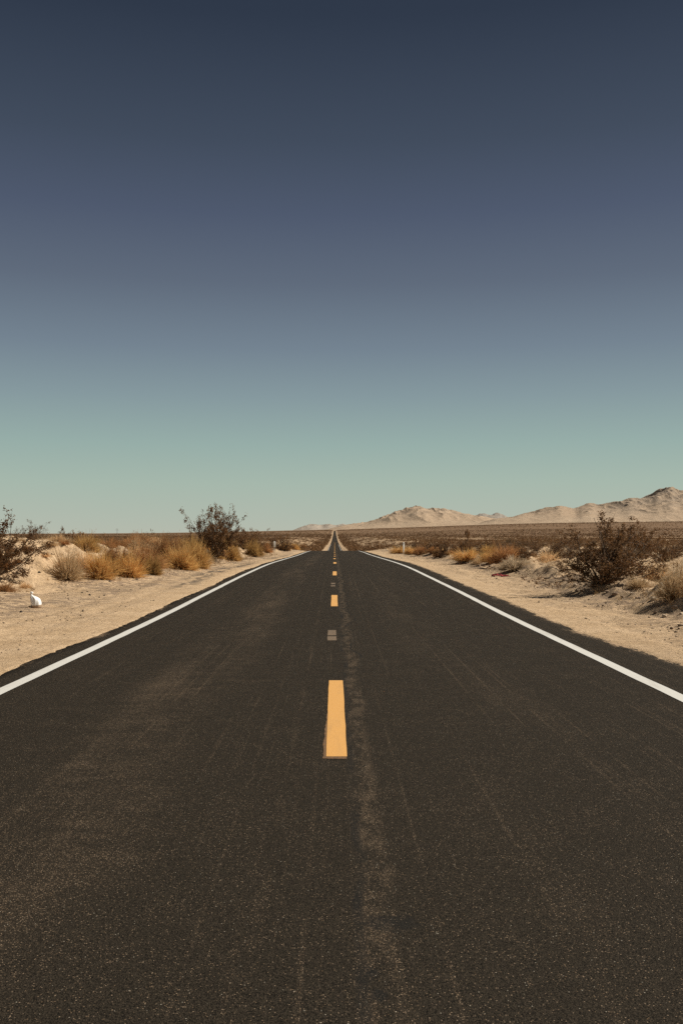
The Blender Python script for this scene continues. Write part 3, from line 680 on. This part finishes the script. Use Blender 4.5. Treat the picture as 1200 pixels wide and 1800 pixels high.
# sparse weeds and litter of the banks (uncountable)
def weeds():
    G = Geo(); n = 4200; y = 14 + 80 * rng.uniform(0, 1, n) ** 1.5; side = rng.random(n) < .55
    x = np.where(side, bank_l(y) - rng.uniform(-.6, 5.5, n), bank_r(y) + rng.uniform(.2, 6, n)); k = 9
    z = ground(x, y); bx = np.repeat(np.stack([x, y, z], 1), k, 0); m = n * k
    hh = np.repeat(rng.uniform(.04, .20, n) * rng.choice([.6, 1, 1.6], n), k)[:, None]
    d = rng.normal(size=(m, 3)) * .6; d[:, 2] = rng.uniform(.3, 1.2, m); sd = np.cross(d, rng.normal(size=(m, 3))); sd /= np.linalg.norm(sd, axis=1)[:, None]
    p = bx + rng.normal(size=(m, 3)) * [.03, .03, 0]
    G.add(np.stack([p - sd * .006, p + sd * .006, p + d * hh], 1).reshape(-1, 3), None, np.arange(3 * m).reshape(m, 3)); return G.mesh('weeds')
m_weed = leaf_mat('brown_weed', (.22, .13, .06), (.52, .35, .18), .3)
obj('weeds', weeds(), m_weed, kind='stuff')['label'] = 'thin dry weeds on the sandy banks'

# ------------------------------------------------------------------ stones
ICO = None
def ico():
    global ICO
    if ICO is None:
        import bmesh
        b = bmesh.new(); bmesh.ops.create_icosphere(b, subdivisions=3, radius=1); b.verts.ensure_lookup_table()
        ICO = (np.array([v.co[:] for v in b.verts]), np.array([[v.index for v in f.verts] for f in b.faces])); b.free()
    return ICO
def rock_mesh(seed, flat=.7):
    V, F = ico(); r = np.random.default_rng(seed); V = V.copy()
    for k in range(11):                                # chip facets off a ball
        n = r.normal(size=3); n /= np.linalg.norm(n); c = r.uniform(.55, .85); d = V @ n; V -= np.maximum(d - c, 0)[:, None] * n
    V *= 1 + .07 * fbm(V[:, 0] * 2.3 + seed, V[:, 1] * 2.3 + V[:, 2] * 1.7, 3, seed)[:, None]
    V *= [1, r.uniform(.7, 1), flat]; return mesh_np('rock', V, F, False)
m_rock = plain_mat('brown_stone', (.26, .185, .125), .95, .35, 25); m_dark = plain_mat('dark_tar_lump', (.035, .028, .024), .85, .4, 20)
m_pale_rock = plain_mat('pale_stone', (.50, .40, .29), .95, .2, 25)
rock_lib = [rock_mesh(i, f) for i, f in enumerate((.7, .55, .8, .62))]
rcache = {}
def rock(px, py, size, mat, label, group=None, i=0, name='rock'):
    key = (i, mat.name)
    if key not in rcache: m2 = rock_lib[i].copy(); m2.materials.append(mat); rcache[key] = m2
    x, y = on_ground(px, py); o = obj(name, rcache[key]); tag(o, label, 'rock', group)
    s = size * y / FPX / 2; o.location = (x, y, gz(x, y) + s * .25); o.scale = (s, s * .9, s); o.rotation_euler = (.2 * math.sin(px), .2 * math.cos(px), px * 1.7); return o
rock(40, 1076, 7.5, m_dark, 'round black lump on the gravel left of the white bag', i=2)
rock(71, 1008, 6.5, m_dark, 'black lump lying high on the pale left sand bank', i=0)
rock(242, 1019, 6, m_dark, 'black lump at the foot of the bright golden rounded shrub', i=0)
rock(1180, 1106, 10, m_rock, 'brown stone lying alone on the packed right shoulder', i=0)
rock(1167, 1085, 13, m_pale_rock, 'pale angular stone at the foot of the right bank', i=1)
G1, L1 = 'dark lumps along the foot of the left bank', 'small dark lump in the gravel along the foot of the left bank'
for k, (a, b, s) in enumerate([(195, 1022, 6), (147, 1042, 5), (160, 1046, 6), (185, 1047, 4), (212, 1036, 3.5), (140, 1017, 5), (202, 1019, 4), (232, 1037, 3), (248, 1034, 3), (268, 1029, 3), (246, 1009, 4), (288, 1015, 3), (155, 1040, 4), (176, 1050, 3.5), (122, 1046, 3)]):
    rock(a, b, s, m_dark, L1, G1, k % 4)
G2, L2 = 'clods along the crumbled right bank', 'brown clod or stone on the crumbled right bank below the big creosote'
for k, (a, b, s) in enumerate([(1079, 1046, 13), (1066, 1042, 9), (1149, 1056, 13), (1184, 1070, 15), (1151, 1077, 9), (1051, 1066, 6), (1059, 1066, 6), (1094, 1050, 8), (1108, 1045, 7), (1130, 1062, 7), (1118, 1052, 6), (1165, 1060, 9), (1190, 1056, 8), (1021, 1040, 9), (1010, 1030, 8), (1030, 1028, 8), (1000, 1024, 8), (1040, 1040, 10), (990, 1020, 7), (1086, 1063, 5), (1100, 1070, 5), (1120, 1080, 6), (1140, 1086, 5), (1196, 1080, 9), (1012, 1040, 9), (1024, 1022, 8)]):
    rock(a, b, s, (m_rock, m_rock, m_pale_rock)[k % 3], L2, G2, k % 4)
G3, L3 = 'clods of the low eroded lip', 'brown clod on the low eroded lip below the golden and bleached right shrubs'
for k in range(22):
    a = 815 + k * 4.6; rock(a, 989.5 + (a - 815) * .175 + 1.6 * math.sin(k * 2.3), 4 + 2.5 * abs(math.sin(k * 1.7)), m_rock, L3, G3, k % 4)
def pebbles():
    V0, F0 = ico(); import bmesh
    b = bmesh.new(); bmesh.ops.create_icosphere(b, subdivisions=1, radius=1); b.verts.ensure_lookup_table()
    V0 = np.array([v.co[:] for v in b.verts]); F0 = np.array([[v.index for v in f.verts] for f in b.faces]); b.free()
    n = 26000; y = 8 + 75 * rng.uniform(0, 1, n) ** 1.3; side = rng.random(n) < .5; off = rng.normal(size=n)
    xl = np.where(rng.random(n) < .55, bank_l(y) + .4 + off * .7, -rng.uniform(4.4, 9.5, n)); xr_ = np.where(rng.random(n) < .6, bank_r(y) + .5 + off * .8, rng.uniform(4.9, 9.5, n))
    x = np.where(side, xl, xr_); k = (np.abs(x) > 4.6) & (fbm(x / .8, y / 1.6, 4, 61) + rng.uniform(-.5, .5, n) > .05); x, y = x[k], y[k]; n = len(x)
    s = np.clip(rng.lognormal(-4.45, .5, n), .005, .05); z = ground(x, y) + s * .2
    A = rng.uniform(0, 6.28, n); sx, sy, sz = s * rng.uniform(.8, 1.4, n), s * rng.uniform(.7, 1.1, n), s * rng.uniform(.5, .8, n)
    jit = 1 + .22 * rng.normal(size=(n, len(V0), 1)); P = V0[None] * jit * np.stack([sx, sy, sz], 1)[:, None]
    Q = np.stack([P[..., 0] * np.cos(A)[:, None] - P[..., 1] * np.sin(A)[:, None], P[..., 0] * np.sin(A)[:, None] + P[..., 1] * np.cos(A)[:, None], P[..., 2]], -1) + np.stack([x, y, z], 1)[:, None]
    return mesh_np('gravel', Q.reshape(-1, 3), (F0[None] + np.arange(n)[:, None, None] * len(V0)).reshape(-1, 3))
m_peb = leaf_mat('gravel_stone', (.17, .12, .08), (.52, .39, .26), 0.0)
obj('gravel', pebbles(), m_peb, kind='stuff')['label'] = 'loose gravel on the dirt shoulders'

# ------------------------------------------------------------------ dead branches
m_stick = plain_mat('dead_wood', (.07, .05, .036), .9, .3, 30)
def dead_branch(px, py, ln, rz, label, seed):
    r = np.random.default_rng(seed); x, y = on_ground(px, py); G = Geo(); n = 7
    P = np.stack([np.linspace(-.5, .5, n) * ln, r.normal(size=n) * .03, .05 + np.abs(r.normal(size=n)) * .04], 1); G.tube(P, np.linspace(.022, .008, n), 4)
    for k in range(5):
        i = r.integers(2, 6); d = np.array([r.uniform(.05, .3), r.uniform(-.25, .25), r.uniform(.0, .18)]); G.tube([P[i], P[i] + d * .6, P[i] + d * 1.1 + r.normal(size=3) * .02], [.01, .007, .003], 4)
    o = obj('dead_branch', G.mesh('dead_branch'), m_stick); tag(o, label, 'branch'); o.location = (x, y, gz(x, y)); o.rotation_euler = (0, 0, rz)
dead_branch(974, 1020, .8, .5, 'dead branch jutting from the right bank left of the big creosote', 3)
dead_branch(807, 988, .9, .9, 'dead branch on the right dirt below the long low golden shrub', 4)

# ------------------------------------------------------------------ marker posts
m_post = plain_mat('post_white', (.72, .70, .64), .6, .06, 12); m_grey = plain_mat('post_grey', (.20, .185, .165), .5, .1, 12); m_steel = plain_mat('galvanised_steel', (.34, .33, .31), .5, .15, 10)
def bevel_box(name, d, c, mat, parent, bev=.008):
    G = Geo(); G.box(c, d); o = obj(name, G.mesh(name), mat, parent); b = o.modifiers.new('bevel', 'BEVEL'); b.width = bev; b.segments = 2; return o
def marker_post(px, d, top, label, kind):
    x = (px - VX) / FPX * d; z = gz(x, d); h = top_h(d, z, top)
    t = empty('marker_post', label, 'marker post', (x, d, z), .45, 1, 'roadside marker posts')
    if kind == 'paddle':
        bevel_box('post', (.05, .04, h + .2), (0, .03, h / 2 - .1), m_steel, t); bevel_box('marker_plate', (.24, .012, .60), (0, 0, h - .31), m_post, t, .004)
        bevel_box('reflector', (.07, .008, .52), (.01, -.0115, h - .31), m_grey, t, .002)
    else:
        bevel_box('post', (.19, .07, h + .2), (0, 0, h / 2 - .1), m_post, t, .012); bevel_box('reflector', (.10, .008, .09), (0, -.041, h - .12), m_grey, t, .002)
    return t
marker_post(482.5, 100, 951.5, 'white marker post with a grey vertical stripe left of the road', 'paddle')
marker_post(709, 101, 953.5, 'plain white marker post among golden shrubs right of the road', 'post')

# ------------------------------------------------------------------ litter
def white_bag():
    """slumped white plastic bag: full belly, twisted neck with a flared tip, a folded ear at one side"""
    x, y = on_ground(67, 1068); n, m = 26, 40
    prof = [(0, 0.0), (.118, .0), (.136, .012), (.140, .08), (.136, .15), (.118, .215), (.085, .265), (.040, .30), (.020, .325), (.022, .34), (.040, .375), (.030, .395), (.0, .400)]
    a = np.array(prof); t = np.linspace(0, len(a) - 1, n); R = np.interp(t, range(len(a)), a[:, 0]); Zp = np.interp(t, range(len(a)), a[:, 1]); th = np.arange(m) * 2 * pi / m
    TH, RR = np.meshgrid(th, R); ZZ = np.repeat(Zp[:, None], m, 1)
    fold = 1 + (.05 * np.sin(TH * 5 + 8 * ZZ) + .06 * np.sin(TH * 9 - 14 * ZZ) + .03 * np.sin(TH * 15 + 2)) * np.clip(ZZ / .12, .25, 1.6)
    XX = RR * fold * np.cos(TH) * .86 - .80 * (.14 - RR) * sstep(.04, .12, ZZ) ; YY = RR * fold * np.sin(TH) * .85 - .02
    V = np.stack([XX, YY, ZZ], -1).reshape(-1, 3); i = np.arange(n - 1)[:, None] * m; j = np.arange(m); F = np.stack([i + j, i + (j + 1) % m, i + m + (j + 1) % m, i + m + j], -1).reshape(-1, 4)
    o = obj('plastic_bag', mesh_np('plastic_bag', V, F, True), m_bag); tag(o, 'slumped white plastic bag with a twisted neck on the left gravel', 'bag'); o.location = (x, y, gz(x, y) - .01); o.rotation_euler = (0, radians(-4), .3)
    e = Geo(); q = np.array([[-.10, -.10, .0], [-.16, -.13, .005], [-.185, -.11, .03], [-.16, -.08, .06], [-.12, -.07, .07]]); e.tube(q, [.03, .034, .03, .024, .014], 8)
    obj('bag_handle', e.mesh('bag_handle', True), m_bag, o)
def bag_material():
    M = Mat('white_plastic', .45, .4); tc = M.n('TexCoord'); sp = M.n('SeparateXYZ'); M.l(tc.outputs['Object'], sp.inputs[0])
    hgt = M.math('ADD', sp.outputs[2], M.math('MULTIPLY', M.noise(22, 4), .03)); M.color(M.mix(M.rng(hgt, .085, .105), (.33, .23, .15), (.82, .81, .78))); return M.m  # tan lower band paints the bag's shaded lower front into its colour
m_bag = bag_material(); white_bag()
def red_cloth():
    x, y = on_ground(880, 1014); nx_, ny_ = 60, 16; a, b = np.meshgrid(np.linspace(-.5, .5, nx_), np.linspace(-.5, .5, ny_))
    Xc = a * .72; Yc = b * (.26 * (1 - .75 * sstep(.05, .5, a))) + .05 * np.sin(a * 7); Zc = .012 + .075 * np.abs(fbm(a * 5, b * 3, 4, 90)) * (1 - .7 * sstep(.1, .5, a)) + .03 * np.exp(-((a + .25) / .18) ** 2)
    i = np.arange(ny_ - 1)[:, None] * nx_ + np.arange(nx_ - 1)
    o = obj('cloth', mesh_np('cloth', np.stack([Xc, Yc, Zc], -1).reshape(-1, 3), np.stack([i, i + 1, i + nx_ + 1, i + nx_], -1).reshape(-1, 4), True), m_red)
    s = o.modifiers.new('thick', 'SOLIDIFY'); s.thickness = .008
    tag(o, 'crumpled dark red cloth lying on the right dirt shoulder', 'cloth'); o.location = (x, y, gz(x, y) + .005); o.rotation_euler = (0, 0, -.25)
m_red = plain_mat('dark_red_cloth', (.22, .020, .022), .85, .5, 22); red_cloth()

# ------------------------------------------------------------------ far pylons, poles, yucca
m_lat = plain_mat('weathered_steel', (.30, .29, .27), .6, .1, .2)
def pylon(px, d, label, h=34):
    x = (px - VX) / FPX * d; z = gz(x, d); t = empty('pylon', label, 'pylon', (x, d, z - 1), .3, 1, 'power pylons on the horizon')
    G = Geo(); lv = np.array([0, .22, .42, .58, .72, .84, .94, 1.0]) * h; wd = np.array([4.2, 3.2, 2.3, 1.6, 1.3, 1.1, .8, .15])
    C = np.array([[1, 1], [-1, 1], [-1, -1], [1, -1]])
    for c in C: G.tube([[c[0] * w_, c[1] * w_, z_] for w_, z_ in zip(wd, lv)], .16, 4)
    for k in range(len(lv) - 1):
        for q in range(4):
            a, b = C[q], C[(q + 1) % 4]
            G.tube([[*(a * wd[k]), lv[k]], [*(b * wd[k + 1]), lv[k + 1]]], .09, 4); G.tube([[*(b * wd[k]), lv[k]], [*(a * wd[k + 1]), lv[k + 1]]], .09, 4)
    obj('lattice_mast', G.mesh('lattice_mast'), m_lat, t)
    for zf, l in ((.72, 8.5), (.84, 7), (.94, 5.5)):
        A = Geo(); zz = zf * h
        for s in (-1, 1): A.tube([[0, 0, zz + 1.2], [s * l, 0, zz]], .14, 4); A.tube([[0, 0, zz], [s * l, 0, zz]], .14, 4); A.tube([[s * l, 0, zz], [s * l, 0, zz - 1.8]], .1, 4)
        obj('crossarm', A.mesh('crossarm'), m_lat, t)
pylon(82.5, 4700, 'faint power pylon on the horizon above the pale left sand bank'); pylon(207, 4700, 'faint power pylon on the horizon above the rust and golden left shrubs')
m_pole = plain_mat('pole_wood', (.10, .075, .055), .9, .2, 2)
def utility_pole(px, d, label, h=10):
    x = (px - VX) / FPX * d; t = empty('utility_pole', label, 'utility pole', (x, d, gz(x, d) - .5), 0, 1, 'utility poles far beyond the road')
    G = Geo(); G.tube([[0, 0, 0], [0, 0, h]], [.18, .12], 8); obj('pole', G.mesh('pole'), m_pole, t); A = Geo(); A.box((0, .16, h - .7), (2.6, .12, .14)); obj('crossarm', A.mesh('crossarm'), m_pole, t)
utility_pole(644, 2300, 'thin utility pole on the far plain, right one of two'); utility_pole(637, 2700, 'thin utility pole on the far plain, nearer the road')
def yucca(px, d, top, label):
    r = np.random.default_rng(5); x = (px - VX) / FPX * d; z = gz(x, d); h = top_h(d, z, top); t = empty('yucca_tree', label, 'tree', (x, d, z), 0, (h / 3 * .6, h / 3 * .6, h / 3))
    B, L = Geo(), Geo(); ends = [(0, 0, 2.6), (.55, .1, 2.2), (-.5, .2, 2.35), (.2, -.3, 1.7)]; B.tube([[0, 0, -.2], [.03, 0, .8], [0, .02, 1.6], [0, 0, 2.5]], [.16, .14, .12, .08], 8)
    for e in ends[1:]: B.tube([[0, 0, 1.1], [e[0] * .7, e[1] * .7, 1.5], e], [.1, .09, .06], 6)
    for e in ends:
        n = 320; d_ = r.normal(size=(n, 3)); d_[:, 2] = d_[:, 2] * .8 + .35; d_ /= np.linalg.norm(d_, axis=1)[:, None]; p = np.array(e) - [0, 0, 1] * r.uniform(0, .9, (n, 1)) * .8
        sd = np.cross(d_, r.normal(size=(n, 3))); sd /= np.linalg.norm(sd, axis=1)[:, None]; l = r.uniform(.3, .5, (n, 1)); L.add(np.stack([p - sd * .022, p + sd * .022, p + d_ * l], 1).reshape(-1, 3), None, np.arange(3 * n).reshape(n, 3))
    obj('trunk', B.mesh('trunk'), m_wood, t); obj('crown', L.mesh('crown'), m_creo, t)
yucca(821, 300, 928, 'dark upright yucca tree standing alone on the plain under the saddle of the hills')
